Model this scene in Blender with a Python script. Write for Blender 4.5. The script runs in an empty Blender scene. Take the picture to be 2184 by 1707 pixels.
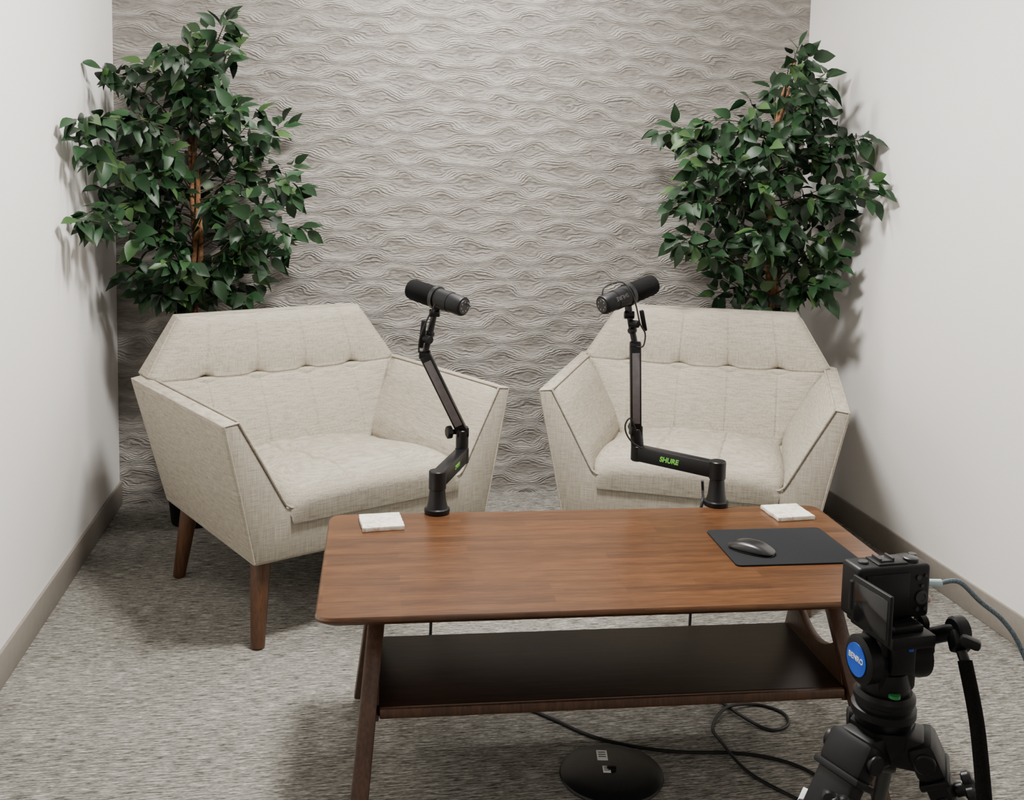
import bpy, bmesh, math, random
from mathutils import Vector as V, Matrix
C = bpy.context.scene.collection
R = math.radians
random.seed(7)
ZOOM = None
# ------------------------------------------------------------ camera model
F, CX, CY, H = 2187.0, 1092.0, 587.0, 1.33
YAW, PIT, ROL = R(9.6), R(5.6), R(1.24)
fw = V((math.sin(YAW)*math.cos(PIT), math.cos(YAW)*math.cos(PIT), -math.sin(PIT)))
r0 = V((math.cos(YAW), -math.sin(YAW), 0)); u0 = r0.cross(fw)
rt = r0*math.cos(ROL)+u0*math.sin(ROL); up = u0*math.cos(ROL)-r0*math.sin(ROL)
fh = V((math.sin(YAW), math.cos(YAW), 0)); rh = r0.copy(); Z = V((0, 0, 1))
EYE = V((0, 0, H))
def ray(px, py): return fw*F + rt*(px-CX) + up*(CY-py)
def at(px, py, z=0.0):
    d = ray(px, py); return EYE + d*((z-H)/d.z)
def rd(px, py, D):
    d = ray(px, py); return EYE + d*(D/d.dot(fh))
def ry(px, py, Y):
    d = ray(px, py); return EYE + d*(Y/d.y)
cam = bpy.data.objects.new('camera_view', bpy.data.cameras.new('camera_view')); C.objects.link(cam)
m = Matrix((rt, up, -fw)).transposed().to_4x4(); m.translation = EYE; cam.matrix_world = m
cam.data.sensor_fit = 'HORIZONTAL'; cam.data.sensor_width = 36; cam.data.lens = 36*F/2184
cam.data.shift_y = (CY-853.5)/2184; cam.data.clip_start = .02
if ZOOM:
    cam.data.lens *= ZOOM[2]; cam.data.shift_x = (ZOOM[0]-1092)/2184*ZOOM[2]; cam.data.shift_y = (CY-ZOOM[1])/2184*ZOOM[2]
bpy.context.scene.camera = cam
# ------------------------------------------------------------ node helpers
class N:
    def __init__(s, name):
        s.m = bpy.data.materials.new(name); s.m.use_nodes = True
        s.t = s.m.node_tree; s.b = s.t.nodes['Principled BSDF']
        s.co = None
    def n(s, typ, **k):
        x = s.t.nodes.new(typ)
        for a, b in k.items(): setattr(x, a, b)
        return x
    def l(s, a, b): s.t.links.new(a, b)
    def inp(s, sock, v):
        if hasattr(v, 'links'): s.l(v, sock)
        else: sock.default_value = v
    def M(s, op, a, b=0.0, c=0.0):
        x = s.n('ShaderNodeMath', operation=op)
        s.inp(x.inputs[0], a); s.inp(x.inputs[1], b)
        if len(x.inputs) > 2: s.inp(x.inputs[2], c)
        return x.outputs[0]
    def obj(s):
        if not s.co: s.co = s.n('ShaderNodeTexCoord').outputs['Object']
        return s.co
    def map(s, sc, loc=(0, 0, 0), rot=(0, 0, 0)):
        x = s.n('ShaderNodeMapping'); x.inputs['Scale'].default_value = sc; x.inputs['Location'].default_value = loc
        x.inputs['Rotation'].default_value = rot
        s.l(s.obj(), x.inputs[0]); return x.outputs[0]
    def noise(s, sc=(1, 1, 1), scale=1, det=2, rough=.5, dist=0, loc=(0, 0, 0)):
        x = s.n('ShaderNodeTexNoise'); s.l(s.map(sc, loc), x.inputs['Vector'])
        x.inputs['Scale'].default_value = scale; x.inputs['Detail'].default_value = det
        x.inputs['Roughness'].default_value = rough; x.inputs['Distortion'].default_value = dist
        return x.outputs['Fac']
    def ramp(s, fac, stops):
        x = s.n('ShaderNodeValToRGB'); s.l(fac, x.inputs[0]); e = x.color_ramp.elements
        while len(e) < len(stops): e.new(.5)
        for i, (p, c) in enumerate(stops):
            e[i].position = p; e[i].color = (c[0], c[1], c[2], 1)
        return x.outputs[0]
    def mix(s, fac, a, b, typ='MIX'):
        x = s.n('ShaderNodeMix', data_type='RGBA', blend_type=typ)
        s.inp(x.inputs[0], fac)
        for k, v in ((6, a), (7, b)):
            if hasattr(v, 'links'): s.l(v, x.inputs[k])
            else: x.inputs[k].default_value = (v[0], v[1], v[2], 1)
        return x.outputs[2]
    def bump(s, h, strength=.3, dist=.01):
        x = s.n('ShaderNodeBump'); x.inputs['Strength'].default_value = strength; x.inputs['Distance'].default_value = dist
        s.l(h, x.inputs['Height']); s.l(x.outputs[0], s.b.inputs['Normal'])
    def fin(s, col, rough=.5, metal=0, spec=.5):
        if hasattr(col, 'links'): s.l(col, s.b.inputs['Base Color'])
        else: s.b.inputs['Base Color'].default_value = (col[0], col[1], col[2], 1)
        s.inp(s.b.inputs['Roughness'], rough); s.b.inputs['Metallic'].default_value = metal
        s.b.inputs['Specular IOR Level'].default_value = spec
        return s.m
def simple(name, col, rough=.5, metal=0, spec=.5, grain=.06, gs=60):
    n = N(name); f = n.noise(scale=gs, det=3)
    c = n.ramp(f, [(.3, [k*(1-grain*2) for k in col]), (.7, [min(1, k*(1+grain*2)) for k in col])])
    return n.fin(c, rough, metal, spec)
MT = {}
def mk_wallpaper():
    n = N('wallpaper'); sx = n.n('ShaderNodeSeparateXYZ')
    n.l(n.obj(), sx.inputs[0]); x = sx.outputs[0]; z = sx.outputs[2]
    w1 = n.M('SUBTRACT', n.noise(scale=4.3, det=2), .5)
    w2 = n.M('SUBTRACT', n.noise(scale=5.1, det=2, loc=(9, 3, 1)), .5)
    x2 = n.M('ADD', x, n.M('MULTIPLY', w1, .20)); z2 = n.M('ADD', z, n.M('MULTIPLY', w2, .06))
    P = .066; LAM = .26; A = .0205
    cu = n.M('COSINE', n.M('MULTIPLY', x2, 2*math.pi/LAM))
    cv = n.M('COSINE', n.M('MULTIPLY', z2, math.pi/P))
    zz = n.M('SUBTRACT', z2, n.M('MULTIPLY', n.M('MULTIPLY', cu, cv), A))
    fine = n.M('SUBTRACT', n.noise(sc=(19, 1, 38), scale=1, det=3, rough=.55), .5)
    zf = n.M('ADD', zz, n.M('MULTIPLY', fine, .025))
    st = n.M('SINE', n.M('MULTIPLY', zf, 2*math.pi/.0105))
    amp = n.M('MAXIMUM', n.M('ADD', n.M('MULTIPLY', n.noise(sc=(11, 1, 26), scale=1, det=2, loc=(3, 0, 7)), 2.6), -.68), 0)
    st = n.M('MULTIPLY', st, amp)
    zb = n.M('ADD', zz, n.M('MULTIPLY', fine, .014))
    big = n.M('COSINE', n.M('MULTIPLY', zb, math.pi*2/P))
    lens = n.M('MULTIPLY', cu, n.M('SINE', n.M('MULTIPLY', z2, math.pi/P)))
    br = n.noise(sc=(28, 1, 120), scale=1, det=3, rough=.6)
    h = n.M('ADD', n.M('MULTIPLY', st, .27), n.M('MULTIPLY', big, .22))
    hc = n.M('ADD', n.M('ADD', h, n.M('MULTIPLY', lens, .14)), n.M('MULTIPLY', br, .8))
    h = n.M('ADD', n.M('ADD', h, n.M('MULTIPLY', lens, .60)), n.M('MULTIPLY', br, .8))
    c = n.ramp(n.M('ADD', n.M('MULTIPLY', hc, .42), .31), [(.2, (.155, .140, .124)), (.5, (.255, .235, .212)), (.82, (.48, .455, .42))])
    n.bump(h, .82, .0066)
    return n.fin(c, .55, 0, .4)
def mk_carpet():
    n = N('carpet')
    a = n.noise(sc=(22, 230, 1), scale=1, det=3, rough=.6)
    b = n.noise(sc=(90, 380, 1), scale=1, det=2, loc=(5, 5, 0))
    c = n.noise(sc=(1.2, 5, 1), scale=1, det=2)
    v = n.M('ADD', n.M('MULTIPLY', a, .66), n.M('MULTIPLY', b, .34))
    v = n.M('ADD', v, n.M('MULTIPLY', n.M('SUBTRACT', c, .5), .08))
    col = n.ramp(v, [(.38, (.055, .051, .044)), (.47, (.15, .142, .125)), (.54, (.232, .222, .198)), (.64, (.43, .417, .38))])
    n.bump(v, .35, .004); return n.fin(col, .95, 0, .1)
def mk_paint(name, col):
    n = N(name); f = n.noise(scale=90, det=3); n.bump(f, .12, .002)
    g = n.noise(scale=1.5, det=2)
    return n.fin(n.ramp(g, [(.3, [k*.98 for k in col]), (.7, col)]), .6, 0, .3)
def mk_fabric():
    n = N('linen_fabric')
    a = n.noise(sc=(24, 24, 440), scale=1, det=2); b = n.noise(sc=(400, 400, 17), scale=1, det=2)
    c = n.noise(scale=560, det=1)
    v = n.M('ADD', n.M('ADD', n.M('MULTIPLY', a, .42), n.M('MULTIPLY', b, .38)), n.M('MULTIPLY', c, .2))
    col = n.ramp(v, [(.35, (.225, .196, .15)), (.5, (.35, .315, .255)), (.65, (.45, .414, .348))])
    n.bump(v, .25, .001); x = n.fin(col, .9, 0, .12); return x
def mk_wood(name, dark, mid, light, rough, strips=True, sc=(3, 45, 45), spec=.5):
    n = N(name)
    g = n.noise(sc=sc, scale=1.2, det=5, rough=.6, dist=.4)
    g2 = n.noise(sc=(sc[0]*6, sc[1]*6, sc[2]*5), scale=1, det=3)
    v = n.M('ADD', n.M('MULTIPLY', g, .5), n.M('MULTIPLY', g2, .5))
    col = n.ramp(v, [(.32, dark), (.5, mid), (.7, light)])
    if strips:
        bt = n.n('ShaderNodeTexBrick'); n.l(n.map((1, 1, 1)), bt.inputs['Vector'])
        bt.inputs['Color1'].default_value = (.72, .70, .69, 1); bt.inputs['Color2'].default_value = (1.22, 1.17, 1.10, 1)
        bt.inputs['Mortar'].default_value = (.8, .75, .75, 1); bt.inputs['Mortar Size'].default_value = .0003
        bt.inputs['Scale'].default_value = 1; bt.inputs['Brick Width'].default_value = .31; bt.inputs['Row Height'].default_value = .032
        bt.inputs['Mortar Smooth'].default_value = .5
        col = n.mix(.8, col, bt.outputs['Color'], 'MULTIPLY')
    n.bump(g2, .05, .002)
    return n.fin(col, rough, 0, spec)
def mk_leaf():
    n = N('leaf'); g = n.n('ShaderNodeNewGeometry')
    col = n.ramp(g.outputs['Random Per Island'], [(0, (.0035, .014, .006)), (.5, (.006, .026, .010)), (.82, (.013, .048, .016)), (.97, (.055, .11, .032))])
    col = n.mix(n.M('MULTIPLY', g.outputs['Backfacing'], .2), col, (.035, .07, .025))
    return n.fin(col, .42, 0, .34)
def mk_stone():
    n = N('pale_stone'); a = n.noise(scale=38, det=5, rough=.65, dist=1.2)
    col = n.ramp(a, [(.35, (.50, .41, .31)), (.48, (.72, .67, .58)), (.6, (.80, .77, .70))])
    n.bump(a, .3, .001); return n.fin(col, .5)
MT['paper'] = mk_wallpaper(); MT['carpet'] = mk_carpet()
MT['paint'] = mk_paint('white_paint', (.835, .815, .79)); MT['ceil'] = mk_paint('ceiling_paint', (.8, .8, .79))
MT['baseb'] = simple('baseboard_vinyl', (.235, .208, .178), .5, grain=.03)
MT['fabric'] = mk_fabric()
MT['top'] = mk_wood('tabletop_wood', (.046, .0188, .0072), (.084, .0350, .0132), (.132, .060, .0235), .30)
MT['frame'] = mk_wood('table_frame_wood', (.034, .0145, .0075), (.063, .0275, .0135), (.105, .047, .023), .4, False, (30, 30, 5))
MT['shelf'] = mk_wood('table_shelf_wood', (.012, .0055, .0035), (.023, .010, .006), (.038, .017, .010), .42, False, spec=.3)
MT['leg'] = mk_wood('chair_leg_wood', (.04, .017, .008), (.08, .034, .015), (.13, .057, .025), .4, False, (40, 40, 5))
MT['leaf'] = mk_leaf()
MT['bark'] = simple('bark', (.19, .095, .045), .85, grain=.3, gs=50, spec=.2)
MT['twig'] = simple('twig', (.04, .033, .017), .7)
MT['stone'] = mk_stone()
MT['black'] = simple('black_metal', (.006, .006, .007), .36, spec=.35)
MT['matte'] = simple('black_plastic', (.0035, .0035, .004), .46, spec=.25)
MT['foam'] = simple('black_foam', (.004, .004, .004), .95, gs=400, grain=.3, spec=.15)
MT['rail'] = simple('dark_grey_metal', (.17, .16, .17), .4, .2)
MT['trim'] = simple('dark_grey_plastic', (.020, .020, .022), .4)
MT['print'] = simple('grey_print', (.05, .05, .05), .5)
MT['grey'] = simple('grey_metal', (.30, .30, .31), .3, .8)
MT['pad'] = simple('mouse_pad_cloth', (.007, .008, .010), .85, gs=300, spec=.25)
MT['gloss'] = simple('black_gloss', (.012, .012, .013), .3)
MT['screen'] = simple('dark_screen', (.008, .009, .010), .12)
MT['green'] = simple('green_print', (.15, .55, .05), .5)
MT['dgreen'] = simple('green_vial', (.02, .18, .05), .3)
MT['blue'] = simple('blue_sticker', (.01, .09, .60), .35)
MT['white'] = simple('white_print', (.8, .8, .8), .5)
MT['cable'] = simple('black_cable', (.006, .006, .007), .5)
MT['gcable'] = simple('grey_braid', (.11, .15, .18), .7, gs=700, grain=.4)
MT['plug'] = simple('pale_plug', (.45, .58, .62), .4)
MT['soil'] = simple('soil', (.03, .02, .012), .95, gs=80, grain=.4)
# ------------------------------------------------------------ mesh helpers
def catmull(P, sub=8):
    P = [V(p) for p in P]; out = []
    for i in range(len(P)-1):
        a = P[max(i-1, 0)]; b = P[i]; c = P[i+1]; d = P[min(i+2, len(P)-1)]
        for k in range(sub):
            t = k/sub
            out.append(.5*((2*b)+(c-a)*t+(2*a-5*b+4*c-d)*t*t+(3*b-a-3*c+d)*t**3))
    out.append(P[-1]); return out
class B:
    def __init__(s): s.bm = bmesh.new()
    def vf(s, vs, fs):
        vv = [s.bm.verts.new(v) for v in vs]
        for f in fs:
            try: s.bm.faces.new([vv[i] for i in f])
            except ValueError: pass
        return s
    def merge(s, t):
        me = bpy.data.meshes.new('tmp'); t.to_mesh(me); s.bm.from_mesh(me); bpy.data.meshes.remove(me); t.free(); return s
    def box(s, c, size, Rm=None, bev=0, seg=2):
        t = bmesh.new(); bmesh.ops.create_cube(t, size=1); bmesh.ops.scale(t, vec=size, verts=t.verts)
        if bev: bmesh.ops.bevel(t, geom=t.edges[:], offset=bev, segments=seg, affect='EDGES', profile=.5)
        t.transform(Matrix.Translation(c)@(Rm.to_4x4() if Rm else Matrix())); return s.merge(t)
    def bar(s, p0, p1, w, h, bev=.002, upv=Z):
        p0, p1 = V(p0), V(p1); d = (p1-p0); L = d.length; d.normalize()
        sd = upv.cross(d)
        if sd.length < 1e-3: sd = V((1, 0, 0)).cross(d)
        sd.normalize(); u = d.cross(sd)
        return s.box((p0+p1)/2, (L, w, h), Matrix((d, sd, u)).transposed(), bev)
    def lathe(s, p0, ax, prof, n=28):
        p0 = V(p0); ax = V(ax).normalized(); a = ax.orthogonal().normalized(); b = ax.cross(a)
        vs = []; fs = []
        for t, r in prof:
            for k in range(n):
                g = 2*math.pi*k/n; vs.append(p0+ax*t+(a*math.cos(g)+b*math.sin(g))*max(r, 1e-5))
        for i in range(len(prof)-1):
            for k in range(n):
                k2 = (k+1) % n; fs.append((i*n+k, i*n+k2, (i+1)*n+k2, (i+1)*n+k))
        fs.append(tuple(range(n-1, -1, -1))); fs.append(tuple((len(prof)-1)*n+k for k in range(n)))
        return s.vf(vs, fs)
    def cyl(s, p0, p1, r, bev=.001, n=24, r2=None):
        p0, p1 = V(p0), V(p1); L = (p1-p0).length; r2 = r if r2 is None else r2; bev = min(bev, L*.4)
        return s.lathe(p0, p1-p0, [(0, r-bev), (bev, r), (L-bev, r2), (L, r2-bev)], n)
    def tube(s, P, r, n=8, sub=0):
        P = catmull(P, sub) if sub else [V(p) for p in P]
        rr = r if isinstance(r, (list, tuple)) else None
        vs = []; fs = []; prev = None
        for i, p in enumerate(P):
            t = (P[min(i+1, len(P)-1)]-P[max(i-1, 0)]).normalized()
            a = t.orthogonal() if prev is None else prev-t*prev.dot(t)
            if a.length < 1e-6: a = t.orthogonal()
            a.normalize(); prev = a; b = t.cross(a)
            if rr: q = i/(len(P)-1); rad = rr[0]+(rr[1]-rr[0])*q
            else: rad = r
            for k in range(n):
                g = 2*math.pi*k/n; vs.append(p+(a*math.cos(g)+b*math.sin(g))*rad)
        for i in range(len(P)-1):
            for k in range(n):
                k2 = (k+1) % n; fs.append((i*n+k, i*n+k2, (i+1)*n+k2, (i+1)*n+k))
        fs.append(tuple(range(n-1, -1, -1))); fs.append(tuple((len(P)-1)*n+k for k in range(n)))
        return s.vf(vs, fs)
    def prism(s, A, Bp, bev=0, seg=2):
        t = bmesh.new(); n = len(A)
        va = [t.verts.new(p) for p in A]; vb = [t.verts.new(p) for p in Bp]
        t.faces.new(va); t.faces.new(vb[::-1])
        for i in range(n):
            j = (i+1) % n; t.faces.new((va[j], va[i], vb[i], vb[j]))
        bmesh.ops.recalc_face_normals(t, faces=t.faces[:])
        if bev: bmesh.ops.bevel(t, geom=t.edges[:], offset=bev, segments=seg, affect='EDGES', profile=.5)
        return s.merge(t)
    def slab(s, pts, z0, z1, bev=.002, seg=2):
        t = bmesh.new(); n = len(pts)
        va = [t.verts.new((p[0], p[1], z0)) for p in pts]; vb = [t.verts.new((p[0], p[1], z1)) for p in pts]
        t.faces.new(va[::-1]); t.faces.new(vb)
        for i in range(n):
            j = (i+1) % n; t.faces.new((va[i], va[j], vb[j], vb[i]))
        bmesh.ops.recalc_face_normals(t, faces=t.faces[:])
        if bev:
            e = [e for e in t.edges if abs(e.verts[0].co.z-e.verts[1].co.z) < 1e-6]
            bmesh.ops.bevel(t, geom=e, offset=bev, segments=seg, affect='EDGES', profile=.5)
        return s.merge(t)
def rpoly(pts, r, n=6):
    out = []; k = len(pts)
    for i in range(k):
        p = V(pts[i][:2]); a = (V(pts[i-1][:2])-p); b = (V(pts[(i+1) % k][:2])-p)
        a.normalize(); b.normalize()
        for j in range(n+1):
            t = j/n; q0 = p+a*r; q1 = p+b*r
            out.append(q0*(1-t)**2+p*2*t*(1-t)+q1*t*t)
    return out
ORIG = {}
def obj(name, b, m, parent=None, loc=None, smooth=35, recalc=True):
    if recalc: bmesh.ops.recalc_face_normals(b.bm, faces=b.bm.faces[:])
    me = bpy.data.meshes.new(name); b.bm.to_mesh(me); b.bm.free()
    o = bpy.data.objects.new(name, me); C.objects.link(o)
    if parent:
        org = ORIG[parent.name]; me.transform(Matrix.Translation(-org)); o.parent = parent; ORIG[o.name] = org
    elif loc is not None:
        me.transform(Matrix.Translation(-V(loc))); o.location = loc; ORIG[o.name] = V(loc)
    else: ORIG[o.name] = V((0, 0, 0))
    me.materials.append(m if not isinstance(m, str) else MT[m])
    for p in me.polygons: p.use_smooth = True
    if smooth: me.set_sharp_from_angle(angle=R(smooth))
    return o
def tag(o, label, cat, group=None):
    o['label'] = label; o['category'] = cat
    if group: o['group'] = group
    return o
def thing(name, label, cat, loc=(0, 0, 0), group=None):
    o = bpy.data.objects.new(name, None); C.objects.link(o); o.location = loc; o.empty_display_size = .1
    ORIG[o.name] = V(loc); return tag(o, label, cat, group)
def struct(name, b, m):
    o = obj(name, b, m, smooth=30); o['kind'] = 'structure'; return o
def text(name, s, size, org, xd, yd, m, parent, shear=0, off=0):
    cu = bpy.data.curves.new('t', 'FONT'); cu.body = s; cu.size = size; cu.align_x = 'CENTER'; cu.align_y = 'CENTER'
    cu.shear = shear; cu.offset = off; cu.extrude = .0002
    to = bpy.data.objects.new('t', cu); C.objects.link(to); bpy.context.view_layer.update()
    me = bpy.data.meshes.new_from_object(to.evaluated_get(bpy.context.evaluated_depsgraph_get()))
    bpy.data.objects.remove(to)
    xd = V(xd).normalized(); yd = (V(yd)-xd*V(yd).dot(xd)).normalized(); zd = xd.cross(yd)
    mm = Matrix((xd, yd, zd)).transposed().to_4x4(); mm.translation = V(org)
    me.transform(mm); me.transform(Matrix.Translation(-ORIG[parent.name]))
    o = bpy.data.objects.new(name, me); C.objects.link(o); o.parent = parent
    me.materials.clear(); me.materials.append(MT[m]); return o
# ------------------------------------------------------------ room
XL, XR, YB, YF, ZC = -.85, 1.95, 4.14, -1.7, 2.62
T = .1
struct('floor', B().box(((XL+XR)/2, (YB+YF)/2, -.05), (XR-XL+2*T, YB-YF+2*T, .1)), 'carpet')
struct('ceiling', B().box(((XL+XR)/2, (YB+YF)/2, ZC+.05), (XR-XL+2*T, YB-YF+2*T, .1)), 'ceil')
struct('wall_back', B().box(((XL+XR)/2, YB+.05, ZC/2), (XR-XL+2*T, .1, ZC)), 'paper')
struct('wall_left', B().box((XL-.05, (YB+YF)/2, ZC/2), (.1, YB-YF, ZC)), 'paint')
struct('wall_right', B().box((XR+.05, (YB+YF)/2, ZC/2), (.1, YB-YF, ZC)), 'paint')
struct('wall_front', B().box(((XL+XR)/2, YF-.05, ZC/2), (XR-XL+2*T, .1, ZC)), 'paint')
struct('baseboard_left', B().box((XL+.005, (YB+YF)/2, .047), (.01, YB-YF, .094), bev=.003), 'baseb')
struct('baseboard_right', B().box((XR-.005, (YB+YF)/2, .047), (.01, YB-YF, .094), bev=.003), 'baseb')
# ------------------------------------------------------------ armchair (local: x right, y back, front at y=0)
def lerp(a, b, t): return a+(b-a)*t
def pw(z, pts):
    if z <= pts[0][0]: return pts[0][1]
    for (a, va), (b, vb) in zip(pts, pts[1:]):
        if z <= b: return lerp(va, vb, (z-a)/(b-a))
    return pts[-1][1]
def gs(d, w): return math.exp(-(d/w)**2)
def make_chair():
    ch = thing('armchair', 'cream linen armchair angled to the right, below the taller leafy tree beside left wall', 'armchair', (0, 0, 0), 'pair of tufted armchairs')
    yb = lambda z: .70+.08*(z-.25)/.4
    ZB = .238
    U = [(-.395, ZB), (.395, ZB), (.483, .645), (.437, .652), (.292, .385), (-.292, .385), (-.437, .652), (-.483, .645)]
    b = B(); b.prism([(x, 0, z) for x, z in U], [(x, yb(z), z) for x, z in U], .011, 3)
    Tp = [(-.394, ZB+.002), (.394, ZB+.002), (.481, .643), (-.481, .643)]
    b.prism([(x, .66, z) for x, z in Tp], [(x, yb(z)+.008, z) for x, z in Tp], .014, 3)
    obj('shell', b, 'fabric', ch)
    for s in (-1, 1):   # puffed inner arm panels
        b = B(); ny, nz = 50, 36; vs = []; fs = []
        for j in range(nz+1):
            for i in range(ny+1):
                u, v = i/ny, j/nz
                y = .003+u*.64; z = .392+v*.258
                x = lerp(.296, .436, v)
                e = min(u, 1-u)*.64; g = min(v, 1-v)*.262
                k = .018*min(1, e/.05)**.5*min(1, g/.06)**.5+.0005
                vs.append((s*(x-k*.88), y, z+k*.45-.002))
        for j in range(nz):
            for i in range(ny):
                a = j*(ny+1)+i; fs.append((a, a+1, a+ny+2, a+ny+1))
        b.vf(vs, fs); obj('arm_panel', b, 'fabric', ch, smooth=60)
    # backrest
    W = [(.36, .285), (.40, .305), (.655, .452), (.84, .335)]
    YFr = [(.36, .535), (.40, .55), (.65, .665), (.84, .715)]
    nx, nz = 280, 180; b = B(); vs = []; fs = []
    xs = [-.27, -.09, .09, .27]
    z0, z1 = .35, .84
    for j in range(nz+1):
        z = lerp(z0, z1, j/nz); w = pw(z, W)
        for i in range(nx+1):
            x = w*(-1+2*i/nx)
            d = min(w-abs(x), z1-z); r = .034
            off = r*(1-math.sqrt(max(0, 1-(1-min(d, r)/r)**2)))
            zs = .642-.008*math.cos(x*math.pi/.9)
            hz = max(0, min(1, (z-zs)/(z1-zs))) if z > zs else max(0, min(1, (zs-z)/(zs-.40)))
            puff = .013*(1-(x/w)**4)*math.sin(math.pi*hz)
            dn = .0045*gs(z-zs, .0038)
            for xt in xs:
                xq = xt*(1 if z < .66 else 1-(z-.66)*.6)
                dn += .0042*gs(x-xq, .0032)*(1 if z > .42 else 0)
                ax_ = abs(x-xt); az = z-zs
                dn += .040*gs(math.hypot(ax_*.6, az*1.25), .0105)+.007*gs(math.hypot(ax_, az), .03)
                dn += .004*gs(az, .006)*gs(ax_, .05)
            y = pw(z, YFr)+off-puff+dn*min(1, d/.03)
            vs.append((x, y, z))
    k = len(vs)
    for j in range(nz+1):
        z = lerp(z0, z1, j/nz); w = pw(z, W)-.004
        for i in (0, nx):
            vs.append((w*(-1 if i == 0 else 1), .80 if z > .6 else .74, z))
    for j in range(nz):
        for i in range(nx):
            a = j*(nx+1)+i; fs.append((a, a+1, a+nx+2, a+nx+1))
        a = j*(nx+1); fs.append((a, a+nx+1, k+2*(j+1), k+2*j))
        a = j*(nx+1)+nx; fs.append((a+nx+1, a, k+2*j+1, k+2*(j+1)+1))
        fs.append((k+2*j, k+2*j+2, k+2*j+3, k+2*j+1))
    tp = [nz*(nx+1)+i for i in range(nx+1)]; fs.append(tuple(tp+[k+2*nz+1, k+2*nz]))
    b.vf(vs, fs); obj('backrest', b, 'fabric', ch, smooth=50)
    # seat cushion
    nx, ny = 160, 160; b = B(); vs = []; fs = []; y1 = .62
    for j in range(ny+1):
        y = -.008+y1*j/ny
        hw = .306-.026*math.exp(-max(0, y+.008)/.03)
        for i in range(nx+1):
            x = hw*(-1+2*i/nx)
            d = y+.008; r = .075
            f = .056*(1-math.sqrt(max(0, 1-(1-min(d, r)/r)**2)))
            e = hw-abs(x); f2 = .042*(1-math.sqrt(max(0, 1-(1-min(e, .06)/.06)**2)))
            sl = max(0, y-.12)/.45
            z = .440+.030*(1-(x/hw)**2)*min(1, .5+y/.2)-f-f2-.045*sl*sl*(3-2*min(1, sl))
            dn = 0
            for xt in (-.1, .1):
                dn += .0055*gs(x-xt, .004)
                for yt in (.22, .42): dn += .024*gs(math.hypot(x-xt, y-yt), .013)+.012*gs(math.hypot(x-xt, y-yt), .045)
            dn += .005*gs(y-.22, .004)
            vs.append((x, y, z-dn*min(1, d/.04)))
    hw = .28
    k = len(vs); vs += [(-hw, .004, .350), (hw, .004, .350), (hw, y1-.01, .350), (-hw, y1-.01, .350)]
    for j in range(ny):
        for i in range(nx):
            a = j*(nx+1)+i; fs.append((a, a+1, a+nx+2, a+nx+1))
    fs.append(tuple([i for i in range(nx+1)]+[k+1, k]))
    fs.append(tuple([ny*(nx+1)+i for i in range(nx, -1, -1)]+[k+3, k+2]))
    fs.append(tuple([j*(nx+1) for j in range(ny, -1, -1)]+[k, k+3]))
    fs.append(tuple([j*(nx+1)+nx for j in range(ny+1)]+[k+2, k+1]))
    b.vf(vs, fs); obj('seat_cushion', b, 'fabric', ch, smooth=60)
    # piping
    b = B(); pr = .0036
    ip = [(-.436, .650), (-.366, .523), (-.308, .414), (-.298, .398), (-.285, .388), (-.26, .384), (.26, .384), (.285, .388), (.298, .398), (.308, .414), (.366, .523), (.436, .650)]
    pts = [V((x, .001, z)) for x, z in ip]
    b.tube(pts, pr, 8)
    for s in (-1, 1):
        b.tube([(s*.434, .002, .650), (s*.476, .003, .643), (s*.434, .001, .45), (s*.392, .003, .246)], pr, 8)
        b.tube([(s*.477, .004, .642), (s*.478, .77, .642)], pr, 8)
        b.tube([(s*.434, .004, .651), (s*.434, .66, .651)], pr, 8)
        bp = [(s*(pw(z, W)-.001), pw(z, YFr)+.030, z) for z in (.655, .7, .76, .82)]+[(s*.328, .742, .838)]
        b.tube(bp, pr, 8)
    b.tube([(-.328, .742, .839), (.328, .742, .839)], pr, 8)
    obj('piping', b, 'fabric', ch)
    for sx in (-1, 1):
        for yy, oy in ((.055, -.045), (.60, .03)):
            b = B(); p0 = V((sx*.35, yy, .25)); p1 = V((sx*.380, yy+oy, 0))
            d = p1-p0; b.lathe(p0, d, [(0, .029), (.01, .029), (d.length-.004, .0195), (d.length, .018)], 20)
            for v in b.bm.verts: v.co.z = max(0, v.co.z)
            obj('leg', b, 'leg', ch)
    return ch
def copy_tree(o, parent=None):
    c = o.copy(); C.objects.link(c); c.parent = parent
    for k in [x for x in bpy.data.objects if x.parent == o]: copy_tree(k, c)
    return c
ch = make_chair(); ch2 = copy_tree(ch)
ch2['label'] = 'cream linen armchair facing nearly forward, below the leafy tree beside right wall'
def pose(o, a, b_, z):
    A = at(*a, z); Bq = at(*b_, z); mid = (A+Bq)/2; d = Bq-A
    o.location = (mid.x, mid.y, 0); o.rotation_euler = (0, 0, math.atan2(d.y, d.x))
    s = d.length/.962; o.scale = (s, s, 1)
pose(ch, (475, 915), (1088, 830), .64); pose(ch2, (1148, 835), (1815, 885), .64)
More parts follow.
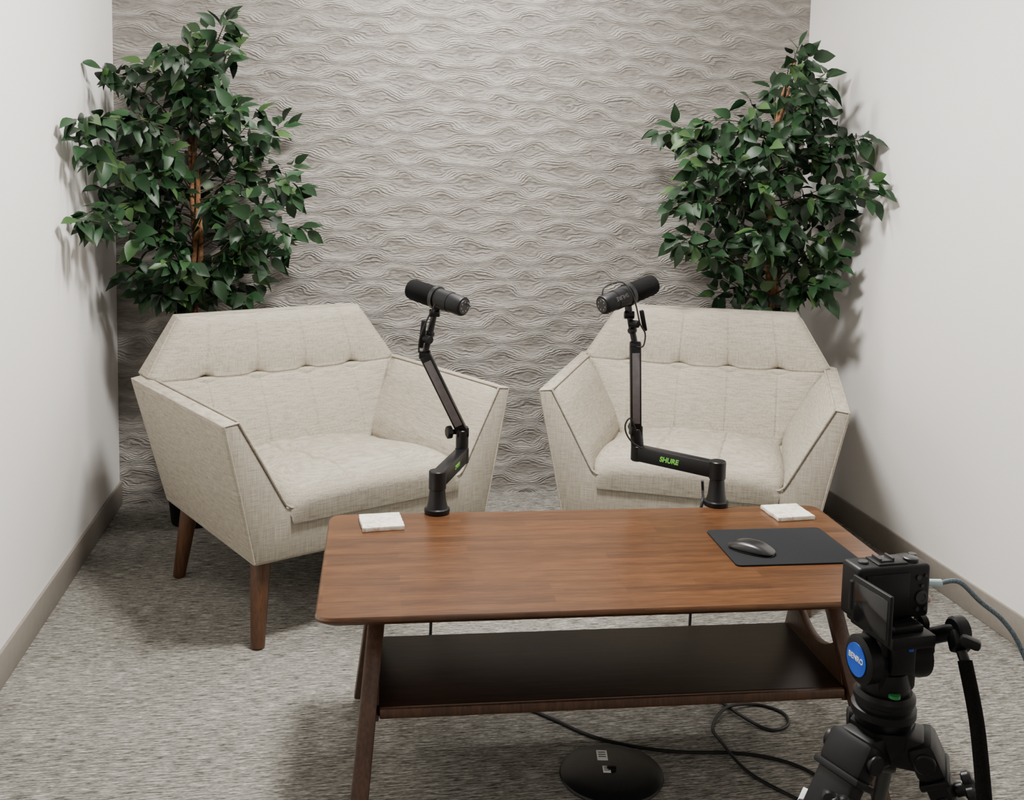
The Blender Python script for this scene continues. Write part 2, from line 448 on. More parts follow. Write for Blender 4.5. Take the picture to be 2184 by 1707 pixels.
# ------------------------------------------------------------ coffee table
TZ = .48
bl, br, fl = at(703, 1098, TZ), at(1738, 1077, TZ), at(683, 1322, TZ)
tx = (br-bl); TW = tx.length; tx.normalize(); ty = V((-tx.y, tx.x, 0)); TD = abs((bl-fl).dot(ty))
tcx = (bl+br)/2-ty*TD/2; tc = V((tcx.x, tcx.y, 0))
tb = thing('coffee_table', 'reddish brown wooden coffee table with lower shelf in front of both armchairs', 'table', (0, 0, 0))
b = B(); hw, hd = TW/2, TD/2
rp = rpoly([(-hw, -hd), (hw, -hd), (hw, hd), (-hw, hd)], .036, 8)
n_ = len(rp); vs = []; fs = []
prof = [(.030, -.026), (.012, -.019), (.0, -.009), (0, -.005), (.0035, 0)]
for ins, dz in prof:
    kx, ky = (hw-ins)/hw, (hd-ins)/hd
    for p in rp: vs.append((p.x*kx, p.y*ky, TZ+dz))
for i in range(len(prof)-1):
    for k in range(n_):
        j = (k+1) % n_; fs.append((i*n_+k, i*n_+j, (i+1)*n_+j, (i+1)*n_+k))
fs.append(tuple(range(n_-1, -1, -1))); fs.append(tuple((len(prof)-1)*n_+k for k in range(n_)))
b.vf(vs, fs); obj('tabletop', b, 'top', tb)
SZ = .215; SX = .515
for s in (-1, 1):
    b = B(); x0 = s*SX
    for q in (-1, 1):
        b.bar((x0-s*.01, q*.035, TZ-.03), (x0+s*.035, q*.29, .012), .024, .036, .005, V((1, 0, 0)))
    b.bar((x0-s*.01, -.075, TZ-.042), (x0-s*.01, .075, TZ-.042), .024, .034, .005)
    b.bar((x0-s*.006, -.06, TZ-.07), (x0-s*.006, .06, TZ-.07), .020, .03, .006)
    ns = 14; hi_ = []
    for k in range(ns+1):
        y = -.125+.25*k/ns; zt_ = .262+.055*(y/.125)**2; hi_.append((y, zt_))
    ring = [(-.165, SZ-.022)]+[(.165, SZ-.022)]+[(y, z) for y, z in reversed(hi_)]
    b.prism([(x0+s*.001-.010, y, z) for y, z in ring], [(x0+s*.001+.010, y, z) for y, z in ring], .003)
    o = obj('side_frame', b, 'frame', tb)
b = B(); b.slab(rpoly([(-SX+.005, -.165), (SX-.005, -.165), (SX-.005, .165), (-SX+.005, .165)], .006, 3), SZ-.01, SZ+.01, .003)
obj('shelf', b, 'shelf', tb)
b = B(); b.box((0, -.170, SZ), (2*SX-.02, .014, .022), bev=.004); obj('shelf_edge', b, 'frame', tb)
tb.location = tc; tb.rotation_euler = (0, 0, math.atan2(tx.y, tx.x))
# ------------------------------------------------------------ coasters, pad, mouse
def quad(px, z): return [at(x, y, z) for x, y in px]
def coaster(px, label):
    q = quad(px, TZ+.011); c = sum(q, V((0, 0, 0)))/4
    ex = ((q[1]-q[0])+(q[2]-q[3])).normalized(); ey = V((-ex.y, ex.x, 0)); s = .05
    base = [c+ex*(-s)+ey*(-s), c+ex*s+ey*(-s), c+ex*s+ey*s, c+ex*(-s)+ey*s]
    pts = []
    for i in range(4):
        a, d = base[i], base[(i+1) % 4]
        for k in range(12):
            t = k/12; j = random.uniform(-.0011, .0011); pts.append(a.lerp(d, t)+V((j, random.uniform(-.0011, .0011), 0)))
    b = B().slab([(p.x, p.y) for p in pts], TZ+.0005, TZ+.0115, .0015)
    tag(obj('coaster', b, 'stone', loc=(c.x, c.y, TZ)), label, 'coaster', 'pale stone coasters on the table')
coaster([(775, 1131), (862, 1124), (853, 1090), (764, 1094)], 'square pale stone coaster on the left end of the wooden table')
coaster([(1658, 1108), (1736, 1103), (1705, 1071), (1620, 1075)], 'square pale stone coaster behind the black mouse pad')
q = quad([(1572, 1210), (1842, 1202), (1745, 1128), (1505, 1134)], TZ)
c = sum(q, V((0, 0, 0)))/4
b = B().slab(rpoly([(p.x, p.y) for p in q], .014, 5), TZ+.0004, TZ+.004, .001)
tag(obj('mouse_pad', b, 'pad', loc=(c.x, c.y, TZ)), 'black rectangular mouse pad on the right end of the table', 'mouse pad')
a0, a1 = at(1562, 1160, TZ+.01), at(1645, 1180, TZ+.01); mc = (a0+a1)/2; mx = (a1-a0).normalized(); my = V((-mx.y, mx.x, 0))
ms = thing('computer_mouse', 'black wireless mouse lying on the black mouse pad', 'mouse', (mc.x, mc.y, TZ+.004))
def mouse_part(name, r0_, r1_, mat, zl, zh):
    b = B(); nu, nv = 48, 14; vs = []; fs = []
    for j in range(nv+1):
        v = j/nv; ph = v*math.pi/2
        for i in range(nu):
            g = 2*math.pi*i/nu; cx, sy = math.cos(g), math.sin(g)
            ux = math.copysign(abs(cx)**.75, cx)*.055*math.cos(ph)**.6; uy = math.copysign(abs(sy)**.75, sy)*.029*math.cos(ph)**.5
            z = zl+(zh-zl)*math.sin(ph)*(1-(ux/.075)**2)
            p = V((mc.x, mc.y, TZ+.004))+mx*ux*r0_+my*uy*r0_+Z*z; vs.append(p)
    for j in range(nv):
        for i in range(nu):
            k = (i+1) % nu; fs.append((j*nu+i, j*nu+k, (j+1)*nu+k, (j+1)*nu+i))
    fs.append(tuple(range(nu-1, -1, -1))); fs.append(tuple(nv*nu+i for i in range(nu)))
    b.vf(vs, fs); return obj(name, b, mat, ms, smooth=60)
mouse_part('shell_base', .96, 1, 'matte', .0002, .008); mouse_part('touch_surface', 1, 1, 'gloss', .0055, .0235)
# ------------------------------------------------------------ boom arms and microphones
def boom(base, elbow0, elbow1, mid1, label, flip):
    g = thing('boom_arm', label, 'microphone arm', (base.x, base.y, TZ), 'black desk boom arms')
    b = B(); b.lathe(V((base.x, base.y, TZ+.0005)), Z, [(0, .031), (.004, .032), (.012, .032), (.014, .027), (.03, .023), (.075, .0185), (.082, .0185)], 32)
    obj('base', b, 'black', g)
    lb = V((base.x, base.y, 0))-tc; ex = tc+tx*lb.dot(tx)+ty*(hd+.006)
    rm = Matrix((tx, ty, Z)).transposed(); b = B()
    b.box(V((ex.x, ex.y, TZ-.03)), (.04, .008, .07), rm, .002)
    b.box(V((ex.x, ex.y, TZ-.06))-ty*.03, (.04, .06, .008), rm, .002)
    b.box((V((ex.x, ex.y, TZ+.003))+V((base.x, base.y, TZ+.003)))/2, (.04, max(.01, (ex-V((base.x, base.y, 0))).length), .005), rm, .001)
    obj('clamp', b, 'black', g)
    zt = elbow0.z; p = V((base.x, base.y, zt))
    b = B(); b.cyl(V((p.x, p.y, zt-.024)), V((p.x, p.y, zt+.024)), .022, .002); obj('swivel', b, 'black', g)
    b = B(); e0 = V((elbow0.x, elbow0.y, zt)); d = (e0-p).normalized()
    b.bar(p, e0, .032, .042, .004); b.cyl(V((e0.x, e0.y, zt-.022)), V((e0.x, e0.y, zt+.022)), .019, .003)
    lo = obj('lower_link', b, 'black', g)
    nrm = V((d.y, -d.x, 0))
    if nrm.dot(-fh) < 0: nrm = -nrm
    c = p.lerp(e0, .56)+nrm*.0163
    xd = d if nrm.cross(Z).dot(d) < 0 else -d
    text('brand_lettering', 'SHURE', .019 if flip else .015, c, xd, Z, 'green', lo, .2, .0006 if flip else .0003)
    b = B(); b.cyl(V((e0.x, e0.y, zt+.01)), elbow1+V((0, 0, .006)), .0175, .002); b.box(elbow1, (.034, .028, .028), None, .004)
    obj('elbow_joint', b, 'black', g)
    b = B(); dd = (mid1-elbow1).normalized()
    fr = -fh; b.bar(elbow1-dd*.004, mid1, .030, .028, .004, fr); up_l = obj('upper_link', b, 'black', g)
    b = B(); off = -fh*.0145; b.bar(elbow1+dd*.022+off, mid1-dd*.018+off, .020, .002, .0005, fr); obj('cable_cover', b, 'rail', up_l)
    kp = elbow1-rh*.014 if not flip else elbow1+fh*.014
    b = B(); kd = (-rh*.9-fh*.4) if not flip else fh
    b.cyl(kp, kp+kd*.018, .007); b.lathe(kp+kd*.016, kd, [(0, .014), (.002, .018), (.012, .018), (.015, .014)], 8)
    obj('tension_knob', b, 'matte', g)
    return g
def mic(tail, front, neck, armtop, label, flip):
    tail, front = V(tail), V(front); ax = (front-tail); L = ax.length; ax.normalize()
    g = thing('microphone', label, 'microphone', tuple((tail+front)/2), 'black broadcast microphones')
    b = B(); b.lathe(tail, ax, [(0, .020), (.002, .0245), (.006, .0262), (.045, .0262), (.0455, .0275), (L*.53, .0275), (L*.535, .0255)], 36)
    bd = obj('body', b, 'matte', g)
    b = B(); b.lathe(tail+ax*L*.53, ax, [(0, .026), (.004, .0285), (L*.40, .0285), (L*.45, .0265), (L*.47, .02)], 36)
    obj('foam_windscreen', b, 'foam', g)
    b = B(); b.lathe(tail-ax*.0012, ax, [(0, .0185), (.002, .0195)], 28)
    a = ax.orthogonal().normalized(); c2 = ax.cross(a)
    pl = obj('end_plate', b, 'trim', g); b = B()
    for k in range(7):
        gg = 2*math.pi*k/7; b.cyl(tail+(a*math.cos(gg)+c2*math.sin(gg))*.0125-ax*.0022, tail+(a*math.cos(gg)+c2*math.sin(gg))*.0125, .0020, .0004, 10)
    obj('screws', b, 'grey', pl)
    cm = tail+ax*L*.5
    b = B(); b.lathe(cm-ax*.007, ax, [(0, .0285), (.001, .0315), (.013, .0315), (.014, .0285)], 36)
    b.bar(cm-Z*.028, neck, .022, .010, .003, ax); obj('yoke', b, 'black', g)
    b = B(); nd = (armtop-neck)
    b.cyl(neck-rh*.014, neck+rh*.014, .011, .002)
    b.cyl(neck, neck.lerp(armtop, .45), .0075, .001, r2=.009)
    q = neck.lerp(armtop, .5); b.lathe(q-nd.normalized()*.008, nd, [(0, .009), (.004, .013), (.012, .013), (.016, .009)], 20)
    b.cyl(q, armtop, .0085, .001); b.cyl(armtop-rh*.015, armtop+rh*.015, .0125, .002)
    obj('swivel_joint', b, 'black', g)
    return g, cm, ax, bd
lb0 = at(932, 1094, TZ); le0 = rd(985, 975, 2.735); le0.z = .565
le1 = rd(986, 921, 2.735); lm = rd(906, 757, 2.70)
boom(lb0, le0, le1, lm, 'black articulated desk arm on table, holding the left microphone', False)
lt, lf = rd(990, 655, 2.64), rd(876, 616, 2.76); lneck = rd(927, 668, 2.705)
g, cm, ax, bd = mic(lt, lf, lneck, lm, 'black cylindrical microphone whose foam end points left toward the left armchair', False)
b = B(); b.bar(rd(905, 684, 2.685), rd(897, 742, 2.685), .014, .013, .003, -fh); b.cyl(rd(904, 722, 2.69), rd(918, 726, 2.67), .011)
obj('cable_connector', b, 'matte', g)
b = B(); b.tube([lt+ax*.004+rh*.02, rd(985, 632, 2.66), rd(960, 628, 2.68), rd(935, 640, 2.67), rd(912, 680, 2.67), rd(896, 720, 2.67), rd(893, 752, 2.68)], .0022, 8, 8)
obj('cord', b, 'cable', g)
rb0 = at(1527, 1078, TZ); re0 = rd(1360, 965, 2.765); re0.z = .575
re1 = rd(1356, 918, 2.765); rm_ = rd(1355, 738, 2.755)
boom(rb0, re0, re1, rm_, 'black articulated desk arm on table, holding the right microphone', True)
rtl, rf = rd(1284, 652, 2.70), rd(1394, 606, 2.82); rneck = rd(1342, 672, 2.765)
g2, cm2, ax2, bd2 = mic(rtl, rf, rneck, rm_, 'black cylindrical microphone whose foam end points right toward the right armchair', True)
tocam = (EYE-(rtl.lerp(rf, .27))).normalized(); sd = (tocam-ax2*tocam.dot(ax2)).normalized()
text('brand_lettering', 'SHURE', .015, rtl.lerp(rf, .27)+sd*.0278, -ax2, sd.cross(ax2)*-1 if (-ax2).cross(sd.cross(ax2)*-1).dot(sd) > 0 else sd.cross(ax2), 'print', bd2, 0, .0003)
b = B(); b.bar(rd(1368, 662, 2.74), rd(1376, 706, 2.745), .012, .012, .003, -fh); b.cyl(rd(1343, 690, 2.75), rd(1362, 692, 2.735), .010)
obj('cable_connector', b, 'matte', g2)
b = B(); b.tube([rtl+Z*.018, rd(1290, 612, 2.71), rd(1325, 602, 2.73), rd(1345, 620, 2.72), rd(1356, 650, 2.72), rd(1365, 690, 2.725), rd(1376, 712, 2.74), rd(1372, 738, 2.735), rd(1358, 740, 2.735)], .0022, 8, 8)
obj('cord', b, 'cable', g2)
# ------------------------------------------------------------ cables
def cable(P, r, label, mat='cable', cat='cable', name='cable'):
    b = B(); b.tube(P, r, 8, 10)
    for v in b.bm.verts: v.co.z = max(0.0003, v.co.z)
    return tag(obj(name, b, mat), label, cat)
def fp(x, y): return at(x, y, .004)
def edge_pt(base, extra, z):
    l = V((base.x, base.y, 0))-tc; p = tc+tx*(l.dot(tx))+ty*(hd+extra); return V((p.x, p.y, z))
def hang(base, px, z):
    y0 = edge_pt(base, .03, 0); D = (y0).dot(fh); p = rd(px, 1200, D); return V((p.x, p.y, z))
h1 = hang(lb0, 921, 0); h2 = hang(rb0, 1477, 0)
cable([edge_pt(lb0, .0155, TZ-.03), V((h1.x, h1.y, .38)), V((h1.x, h1.y, .2)), V((h1.x, h1.y, .06)), h1+V((.02, -.01, .005)), fp(1010, 1492), fp(1110, 1508), fp(1180, 1535), fp(1260, 1570), fp(1350, 1592), fp(1450, 1604), fp(1560, 1606), fp(1640, 1616), fp(1715, 1640), fp(1800, 1690)], .004,
      'black cable dropping from the left arm and running straight across the carpet under the table')
cable([rd(1498, 1026, 2.675), rd(1499, 1050, 2.68), edge_pt(rb0, .020, TZ+.004)-tx*.035, V((h2.x, h2.y, .38)), V((h2.x, h2.y, .2)), V((h2.x, h2.y, .06)), h2+V((.01, -.02, .005)), fp(1530, 1490), fp(1580, 1530)+Z*.004, fp(1640, 1557), fp(1680, 1547), fp(1668, 1520), fp(1610, 1503), fp(1550, 1516)+Z*.008, fp(1520, 1550), fp(1540, 1592)+Z*.008, fp(1600, 1650), fp(1720, 1715), fp(1800, 1760)], .004,
      'black cable dropping from the right arm and coiling in a loop on the carpet')
cable([re1-fh*.016, rd(1345, 893, 2.74), rd(1334, 905, 2.735), rd(1336, 925, 2.735), rd(1350, 945, 2.735), rd(1372, 958, 2.74)], .0024, 'short black cord looping around the elbow of the right desk arm', 'cable', 'cable', 'cord')
# ------------------------------------------------------------ round base on floor
dc = at(1304, 1655, 0)
g = thing('round_base_plate', 'round black metal stand base with white stickers on the carpet under table', 'stand base', (dc.x, dc.y, 0))
b = B(); b.lathe(dc, Z, [(0, .114), (.004, .116), (.008, .114), (.012, .106), (.016, .08), (.018, .02)], 56); obj('plate', b, 'black', g)
b = B(); b.lathe(dc+Z*.0175, Z, [(0, .011), (.006, .0105), (.007, .008)], 16); obj('boss', b, 'black', g)
rm = Matrix((rh, fh, Z)).transposed()
for (sx_, sy_, zz_, w_, l_) in ((1284, 1612, .0172, .024, .04), (1294, 1642, .0182, .017, .026)):
    b = B(); b.box(at(sx_, sy_, zz_)+Z*.0006, (w_, l_, .0006), rm); so = obj('sticker', b, 'white', g)
    for k in range(3):
        b = B(); b.box(at(sx_, sy_, zz_)+Z*.0010+fh*(l_*(.3-.22*k)), (w_*.7, l_*.08, .0003), rm); obj('print_line', b, 'black', so)
# ------------------------------------------------------------ trees
def tree(label, basepx, D, trunk, tips, seed, nint):
    rnd = random.Random(seed)
    base = rd(basepx, 900, D); base = V((base.x, base.y, 0))
    g = thing('artificial_tree', label, 'tree', tuple(base), 'artificial leafy trees in the corners')
    b = B(); b.lathe(base, Z, [(0, .088), (.004, .092), (.19, .112), (.195, .116), (.215, .116), (.215, .106), (.18, .104)], 40); obj('pot', b, 'matte', g)
    b = B(); b.lathe(base+Z*.175, Z, [(0, .104), (.006, .10), (.012, .03)], 30); obj('soil', b, 'soil', g)
    ax = [base+Z*.18]+[rd(x, y, D) for x, y in trunk]
    axs = catmull(ax, 10)
    def axis_at(z): return min(axs, key=lambda p: abs(p.z-z))
    for k in range(3):
        P = []
        ks = axs[:-8] if k == 0 else axs[:-14-4*k]
        for i, p in enumerate(ks):
            a = i*.16+k*2.1; rr = .016*(1-i/len(axs)*.5)
            P.append(p+V((math.cos(a)*rr, math.sin(a)*rr, 0)))
        b = B(); b.tube(P, [.013, .005], 10); obj('trunk', b, 'bark', g)
    tw = B(); lf_ = B(); vs = []; fs = []
    TT = [0, .08, .24, .44, .66, .85, 1]; WW = [.03, .5, .92, 1, .74, .34, .0]
    def clx(p): return V((max(XL+.006, min(XR-.006, p.x)), min(YB-.006, p.y), p.z))
    def leaf(p, d, n, L):
        d = d.normalized(); n = (n-d*n.dot(d)).normalized(); w = d.cross(n); k = len(vs)
        dr = rnd.uniform(.05, .4); fold = rnd.uniform(.1, .45); Wd = L*rnd.uniform(.23, .32); tw_ = rnd.uniform(-.5, .5)
        for t, ww in zip(TT, WW):
            c = p+d*(L*t)-n*(dr*L*t*t); cw = w*math.cos(tw_*t)+n*math.sin(tw_*t)
            vs.append(clx(c-cw*Wd*ww+n*Wd*ww*fold)); vs.append(clx(c)); vs.append(clx(c+cw*Wd*ww+n*Wd*ww*fold))
        for i in range(6):
            a = k+i*3; fs.append((a, a+3, a+4, a+1)); fs.append((a+1, a+4, a+5, a+2))
    def clampw(p):
        p = p.copy(); p.x = max(XL+.035, min(XR-.035, p.x)); p.y = min(YB-.035, p.y); return p
    def branch(tip, r=.0033, dens=.0170):
        a0 = axis_at(max(.82, tip.z-rnd.uniform(.02, .30))); dist = (tip-a0).length
        ctl = clampw(a0.lerp(tip, .5)+Z*dist*rnd.uniform(-.05, .25))
        P = [a0*(1-t)**2+ctl*2*t*(1-t)+tip*t*t for t in [i/10 for i in range(11)]]
        tw.tube(P, [r, .0012], 5)
        nleaf = max(9, int(dist*.8/dens)); out = (tip-a0)
        for i in range(nleaf):
            t = .30+.70*(i/(nleaf-1))**.65; q = min(9, int(t*10)); p = P[q].lerp(P[q+1], t*10-q)
            tg = (P[q+1]-P[q]).normalized(); sdv = tg.cross(Z).normalized()*(1 if i % 2 else -1)
            d = tg*rnd.uniform(.0, .8)+sdv*rnd.uniform(.1, 1)+V((rnd.uniform(-.6, .6), rnd.uniform(-.7, .3), rnd.uniform(-1.2, .3)))
            n = V((rnd.uniform(-.8, .8), rnd.uniform(-1.2, .1), rnd.uniform(.0, 1.0)))
            L = rnd.uniform(.056, .090)
            st = p+d.normalized()*rnd.uniform(.004, .03)+Z*rnd.uniform(-.012, .012)
            e = st+d.normalized()*L
            if e.x < XL+.015 or e.x > XR-.015 or e.y > YB-.01:
                d = V((-d.x*.3 if (e.x < XL+.015 or e.x > XR-.015) else d.x, -abs(d.y), d.z)); st = p
                e = st+d.normalized()*L
                if e.x < XL+.01 or e.x > XR-.01 or e.y > YB-.006: continue
            leaf(st, d, n, L)
        leaf(tip, out.normalized()+V((0, -.2, -.3)), V((0, -.6, .7)), .075)
    for (x, y) in tips:
        Y = base.y+rnd.uniform(-.26, .16); p = ry(x, y, Y)
        for _ in range(40):
            if p.x < XL+.05 or p.x > XR-.05: Y -= .02; p = ry(x, y, Y)
        branch(clampw(p))
    for i in range(nint):
        x, y = rnd.choice(tips); s_ = rnd.uniform(.15, .68)
        Y = base.y+rnd.uniform(-.30, .2); p0 = ry(x, y, base.y); a = axis_at(p0.z); q = a.lerp(p0, s_)
        q.y = min(YB-.06, Y); q.z += rnd.uniform(-.08, .06)
        branch(clampw(q), .0026, .017)
    obj('branches', tw, 'twig', g)
    lf_.vf(vs, fs); obj('foliage', lf_, 'leaf', g, smooth=0, recalc=False)
    return g
tree('taller artificial leafy tree in the corner by the left wall', 418, 3.77,
     [(405, 700), (418, 600), (420, 480), (414, 380), (412, 300), (425, 200), (455, 110), (485, 30)],
     [(487, 35), (440, 60), (490, 105), (400, 95), (215, 145), (250, 155), (300, 133), (322, 155), (380, 155), (160, 255), (170, 275), (165, 300), (210, 322), (165, 468), (185, 455), (215, 400), (235, 350), (280, 255), (280, 585), (300, 625), (290, 560), (350, 610), (360, 560), (470, 610), (530, 630), (555, 600), (580, 545), (645, 482), (620, 510), (638, 405), (610, 380), (625, 355), (605, 270), (550, 240), (585, 285), (505, 225), (480, 150), (440, 600), (395, 520), (300, 480), (560, 440), (540, 340), (320, 320), (270, 420)], 3, 48)
tree('shorter artificial leafy tree in the corner by the right wall', 1650, 4.02,
     [(1650, 680), (1645, 560), (1640, 450), (1648, 350), (1660, 270), (1675, 200), (1690, 140), (1702, 90)],
     [(1703, 100), (1684, 135), (1722, 150), (1762, 165), (1748, 205), (1600, 215), (1650, 185), (1405, 280), (1435, 272), (1475, 292), (1500, 260), (1462, 385), (1475, 345), (1432, 440), (1445, 405), (1440, 505), (1475, 495), (1525, 625), (1535, 590), (1518, 545), (1585, 575), (1785, 570), (1760, 600), (1780, 545), (1800, 470), (1875, 410), (1855, 390), (1830, 350), (1852, 300), (1838, 290), (1770, 250), (1740, 225), (1560, 400), (1560, 480), (1560, 330), (1740, 420), (1740, 500), (1740, 330)], 11, 42)
# ------------------------------------------------------------ tripod and camera
D0 = 1.35
ha = R(14); hr = (rh*math.cos(ha)+fh*math.sin(ha)); hf = (fh*math.cos(ha)-rh*math.sin(ha)); HM = Matrix((hr, hf, Z)).transposed()
axp = rd(1885, 1500, D0); tbase = V((axp.x, axp.y, 0))
tp_ = thing('tripod', 'black video tripod with fluid head standing in front of the table', 'tripod', tuple(tbase))
def zp(py, D=D0): return rd(1885, py, D).z
def tpnt(x, y, z): return tbase+rh*x+fh*y+Z*z
zb0, zb1 = zp(1532), zp(1468)
b = B(); b.lathe(tpnt(0, 0, zb0-.006), Z, [(0, .030), (.002, .036), (.012, .040), (.016, .043), (.026, .043), (.028, .038), (.034, .038), (.036, .041), (zb1-zb0, .041), (zb1-zb0+.006, .036)], 40); obj('bowl', b, 'matte', tp_)
b = B(); p = rd(1908, 1474, D0-.033); b.lathe(V((p.x, p.y, zb1+.004)), Z, [(0, .008), (.004, .008), (.005, .006)], 20); obj('bubble_level', b, 'dgreen', tp_)
zh = zp(1400); hc = tpnt(.002, 0, zh)
b = B(); b.lathe(tpnt(0, 0, zb1), Z, [(0, .032), (.012, .034), (.03, .030), (.035, .024)], 32)
b.box(hc+Z*-.004, (.060, .05, .075), HM, .008)
b.lathe(hc-hr*.048, hr, [(0, .028), (.003, .033), (.02, .033), (.022, .028), (.055, .028)], 36)
b.lathe(hc+hr*.02, hr, [(0, .026), (.02, .031), (.030, .031), (.034, .025)], 36)
b.box(hc+hr*.0-hf*.03+Z*.01, (.036, .014, .04), HM, .004)
hb = obj('fluid_head', b, 'matte', tp_)
b = B(); sc = hc-hr*.0485; b.lathe(sc, -hr, [(0, .0225), (.0012, .0225)], 40); st = obj('sticker', b, 'blue', tp_)
st['label'] = 'round blue sticker on the head'
text('sticker_lettering', 'BENRO', .0105, sc-hr*.0016+Z*.002, (Z.cross(hr))*-1, Z, 'white', st, 0, .0002)
zpl = zp(1335)
b = B(); b.box(hc+Z*(zpl-zh+.0), (.066, .11, .018), HM, .003); b.box(hc+Z*(zpl-zh+.013), (.044, .085, .010), HM, .002)
for k in range(6): b.box(hc+Z*(zpl-zh+.0185)+hf*(-.036+k*.007), (.036, .002, .0015), HM)
b.lathe(hc+Z*(zpl-zh)+hr*.030, hr, [(0, .006), (.014, .006), (.015, .012), (.024, .012), (.026, .009)], 12)
obj('quick_release_plate', b, 'matte', tp_)
b = B(); b.box(hc+Z*(zpl-zh-.016)-hf*.0375+hr*.008, (.007, .003, .008), HM, .001); obj('lock_button', b, 'blue', tp_)
ph1 = rd(2042, 1345, 1.32); ph2 = rd(2050, 1388, 1.30)
b = B(); b.cyl(hc+hr*.04+Z*.02, ph1, .011); b.lathe(ph1-hr*.008, hr, [(0, .016), (.003, .019), (.016, .019), (.019, .015)], 14)
b.lathe(hc+hr*.046+Z*.012, hr, [(0, .012), (.004, .018), (.014, .018), (.017, .013)], 10)
b.bar(ph1-Z*.004, ph2, .024, .022, .004, fh)
b.bar(rd(2048, 1362, 1.29), rd(2092, 1380, 1.28), .014, .018, .005, fh); obj('handle_clamp', b, 'matte', tp_)
b = B(); b.tube([ph2, rd(2066, 1440, 1.285), rd(2083, 1540, 1.25), rd(2098, 1690, 1.20), rd(2100, 1760, 1.18)], .0070, 12, 6); pa = obj('pan_handle', b, 'black', tp_)
b = B(); b.tube([rd(2058, 1410, 1.29), rd(2083, 1540, 1.25), rd(2098, 1690, 1.20), rd(2100, 1740, 1.185)], .0093, 14, 6); obj('grip', b, 'foam', pa)
zs_ = zb0-.004
b = B(); b.lathe(tpnt(0, 0, zs_-.05), Z, [(0, .026), (.006, .034), (.03, .042), (.05, .044)], 6)
feet = [(-.35, -.20), (.30, -.12), (.10, .40)]
tops = []
for fx, fy in feet:
    d = V((fx, fy, 0)).normalized(); tpp = (d.x*.056, d.y*.056); tops.append(tpp)
    w = tbase+rh*tpp[0]+fh*tpp[1]; c0 = tpnt(0, 0, zs_-.028); c1 = V((w.x, w.y, zs_-.028)); b.bar(c0, c1, .056, .046, .007)
obj('spider', b, 'matte', tp_)
for li, ((fx, fy), (tx0, ty0)) in enumerate(zip(feet, tops)):
    P0 = tpnt(tx0, ty0, zs_-.03); P1 = tpnt(fx, fy, .012); d = (P1-P0); L = d.length; d.normalize()
    hd_ = V((P1.x-P0.x, P1.y-P0.y, 0)).normalized(); sd = Z.cross(hd_); on = d.cross(sd)
    if on.dot(hd_) < 0: on = -on
    b = B(); b.bar(P0-d*.022, P0+d*.030, .072, .038, .010, on); b.bar(P0+d*.020, P0+d*.11, .062, .030, .006, on)
    b.bar(P0+d*.026, P0+d*.036, .076, .040, .003, on); b.bar(P0+d*.088, P0+d*.112, .072, .038, .006, on)
    b.cyl(P0-sd*.042, P0+sd*.042, .014, .002)
    for s in (-1, 1): b.cyl(P0+sd*s*.024+d*.05, P0+sd*s*.024+d*L*.52, .0105)
    b.bar(P0+d*(L*.48), P0+d*(L*.56), .072, .036, .006, on)
    b.cyl(P0+d*L*.45, P0+d*L*.985, .013); leg = obj('leg', b, 'matte', tp_)
    b = B(); b.lathe(P1-d*.03, d, [(0, .016), (.02, .02), (.034, .02), (.038, .015)], 16)
    for v in b.bm.verts: v.co.z = max(.0, v.co.z)
    obj('rubber_foot', b, 'foam', leg)
    kc = P0+d*.060+on*.016
    if li == 0: kc = P0+d*.064+on*.004-fh*.010
    kn = on if li else (-fh*.9-rh*.2+Z*.25).normalized()
    ka = kn.orthogonal().normalized(); kb = kn.cross(ka)
    b = B(); b.cyl(kc, kc+kn*.020, .009)
    for k in range(3):
        a = 2*math.pi*k/3+.5; e = (ka*math.cos(a)+kb*math.sin(a))*.016
        b.lathe(kc+kn*.014+e*.7, kn, [(0, .008), (.002, .0105), (.010, .0105), (.013, .008)], 14)
    b.lathe(kc+kn*.012, kn, [(0, .013), (.012, .013), (.017, .010)], 16)
    obj('leg_knob', b, 'black', leg)
    b = B(); b.lathe(kc+kn*.0290, kn, [(0, .0045), (.001, .0045)], 16); obj('knob_cap', b, 'grey', leg)
    if li == 0:
        sgn = 1 if sd.dot(-rh) > 0 else -1
        b = B(); b.bar(P0+d*.075+sd*sgn*.036, P0+d*.22+sd*sgn*.036, .012, .014, .001, on); lw = obj('label_strip', b, 'white', leg); lw['label'] = 'white paper strip'
# camera
cb = hc+Z*(zpl-zh+.018)
ccx = rd(1888, 1252, 1.345); ccx.z = cb.z+.0385
cm_ = thing('video_camera', 'compact black camera with flipped out screen mounted on the tripod', 'camera', (ccx.x, ccx.y, cb.z))
b = B(); b.box(ccx, (.110, .044, .074), HM, .006, 3)
b.box(ccx+hr*.042+hf*.018, (.030, .03, .07), HM, .008, 3)
b.box(ccx+Z*.0365, (.046, .032, .006), HM, .002)
b.box(ccx-hf*.0225-hr*.012, (.066, .004, .056), HM, .0015)
body = obj('body', b, 'matte', cm_)
b = B(); b.lathe(ccx+hf*.018+hr*.002, hf, [(0, .030), (.004, .031), (.018, .029), (.020, .026)], 36); obj('lens', b, 'matte', cm_)
b = B(); b.box(ccx+Z*.040-hr*.006, (.022, .020, .003), HM, .0008)
for s in (-1, 1): b.box(ccx+Z*.0425-hr*.006+hr*s*.0095, (.003, .02, .004), HM, .0005)
obj('hot_shoe', b, 'trim', cm_)
for dp, dr_, dh_ in ((hr*.034-hf*.004, .010, .006), (hr*.048+hf*.012, .006, .004), (-hr*.036, .007, .004)):
    b = B(); b.lathe(ccx+Z*.036+dp, Z, [(0, dr_), (dh_-.001, dr_), (dh_, dr_*.85)], 24); obj('dial', b, 'trim', cm_)
b = B(); bk = ccx-hf*.022
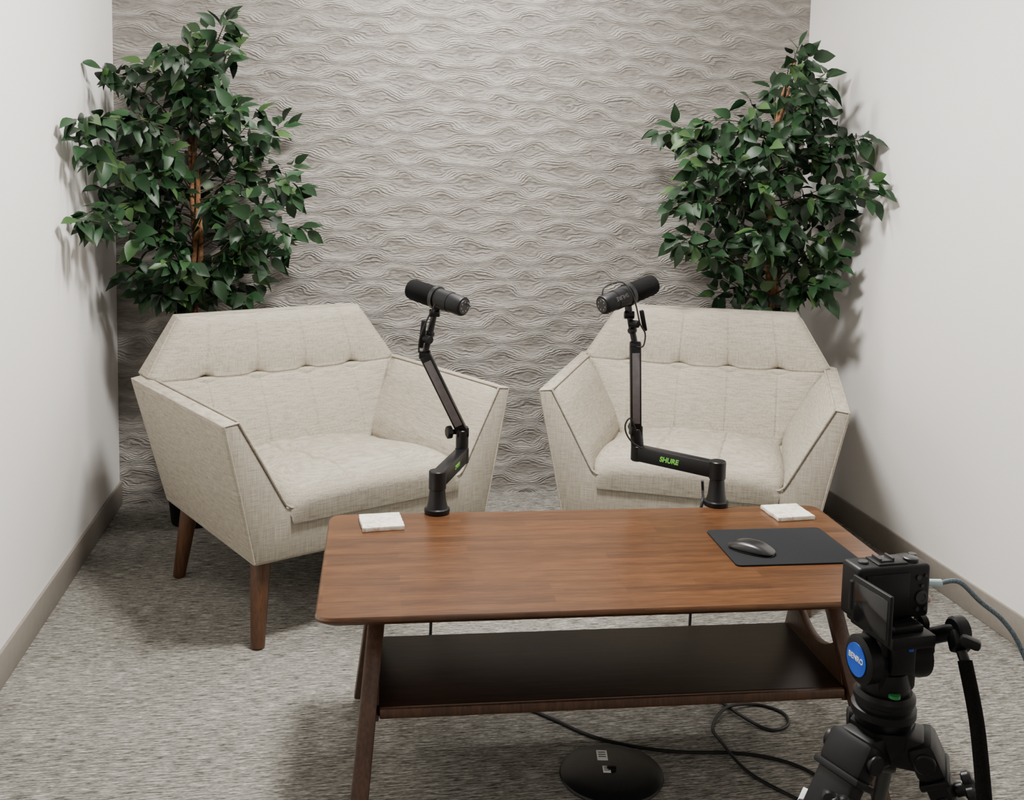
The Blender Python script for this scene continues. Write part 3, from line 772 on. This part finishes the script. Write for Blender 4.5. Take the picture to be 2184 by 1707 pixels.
for dx, dz, r_ in ((.035, .02, .0035), (.046, .022, .0025), (.035, -.024, .003), (.047, -.024, .003), (.041, .008, .0025)): b.lathe(bk+hr*dx+Z*dz, -hf, [(0, r_), (.0015, r_)], 14)
b.lathe(bk+hr*.041-Z*.008, -hf, [(0, .0095), (.0015, .0095), (.0016, .006), (.0006, .0055)], 28); obj('buttons', b, 'trim', cm_)
sdir = (rh*.30-fh*.95).normalized(); sn = sdir.cross(Z); SM = Matrix((sn, sdir, Z)).transposed()
if sn.dot(-rh) < 0: sl = -sn
else: sl = sn
s0 = ccx-hr*.058-hf*.014; s1 = s0+sdir*.080
b = B(); b.box(s0.lerp(s1, .5)-Z*.004, (.006, .078, .066), SM, .002); b.cyl(s0-Z*.02, s0+Z*.02, .005)
fs_ = obj('flip_screen', b, 'matte', cm_)
b = B(); b.box(s0.lerp(s1, .52)-Z*.004+sl*.0032, (.0008, .066, .052), SM, .0002); obj('display', b, 'screen', fs_)
b = B(); b.box(ccx+hr*.056+Z*.004, (.004, .02, .05), HM, .001); obj('port_cover', b, 'trim', cm_)
pst = ccx+hr*.058+Z*.002
pg = thing('camera_cable', 'grey braided cable with pale plug running from the camera to the right', 'cable', tuple(pst))
b = B(); b.cyl(pst, pst+rh*.026, .0052, .001); obj('plug', b, 'plug', pg)
b = B(); b.tube([pst+rh*.024, pst+rh*.05+Z*.002, rd(2090, 1283, 1.38), rd(2140, 1325, 1.38), rd(2178, 1385, 1.38), rd(2215, 1500, 1.38), rd(2230, 1700, 1.38), rd(2235, 2000, 1.38), at(2240, 2300, .006), at(2500, 2320, .006)], .0034, 10, 10); obj('cord', b, 'gcable', pg)
# ------------------------------------------------------------ lights
def area(loc, sx, sy, pw_, col=(1, .972, .93), rot=(0, 0, 0)):
    l = bpy.data.lights.new('ceiling_or_fill_lamp', 'AREA'); l.shape = 'RECTANGLE'; l.size = sx; l.size_y = sy; l.energy = pw_; l.color = col
    o = bpy.data.objects.new('ceiling_or_fill_lamp', l); C.objects.link(o); o.location = loc; o.rotation_euler = rot; return o
area((.42, 2.50, ZC-.02), .38, .38, 116)
area((.50, 3.60, ZC-.02), .8, .16, 29)
area((.5, -.6, ZC-.02), .6, .6, 6)  # added fill light behind the viewpoint, not a known ceiling fixture
w = bpy.data.worlds.new('world'); bpy.context.scene.world = w; w.use_nodes = True
w.node_tree.nodes['Background'].inputs[0].default_value = (.8, .8, .8, 1); w.node_tree.nodes['Background'].inputs[1].default_value = .3
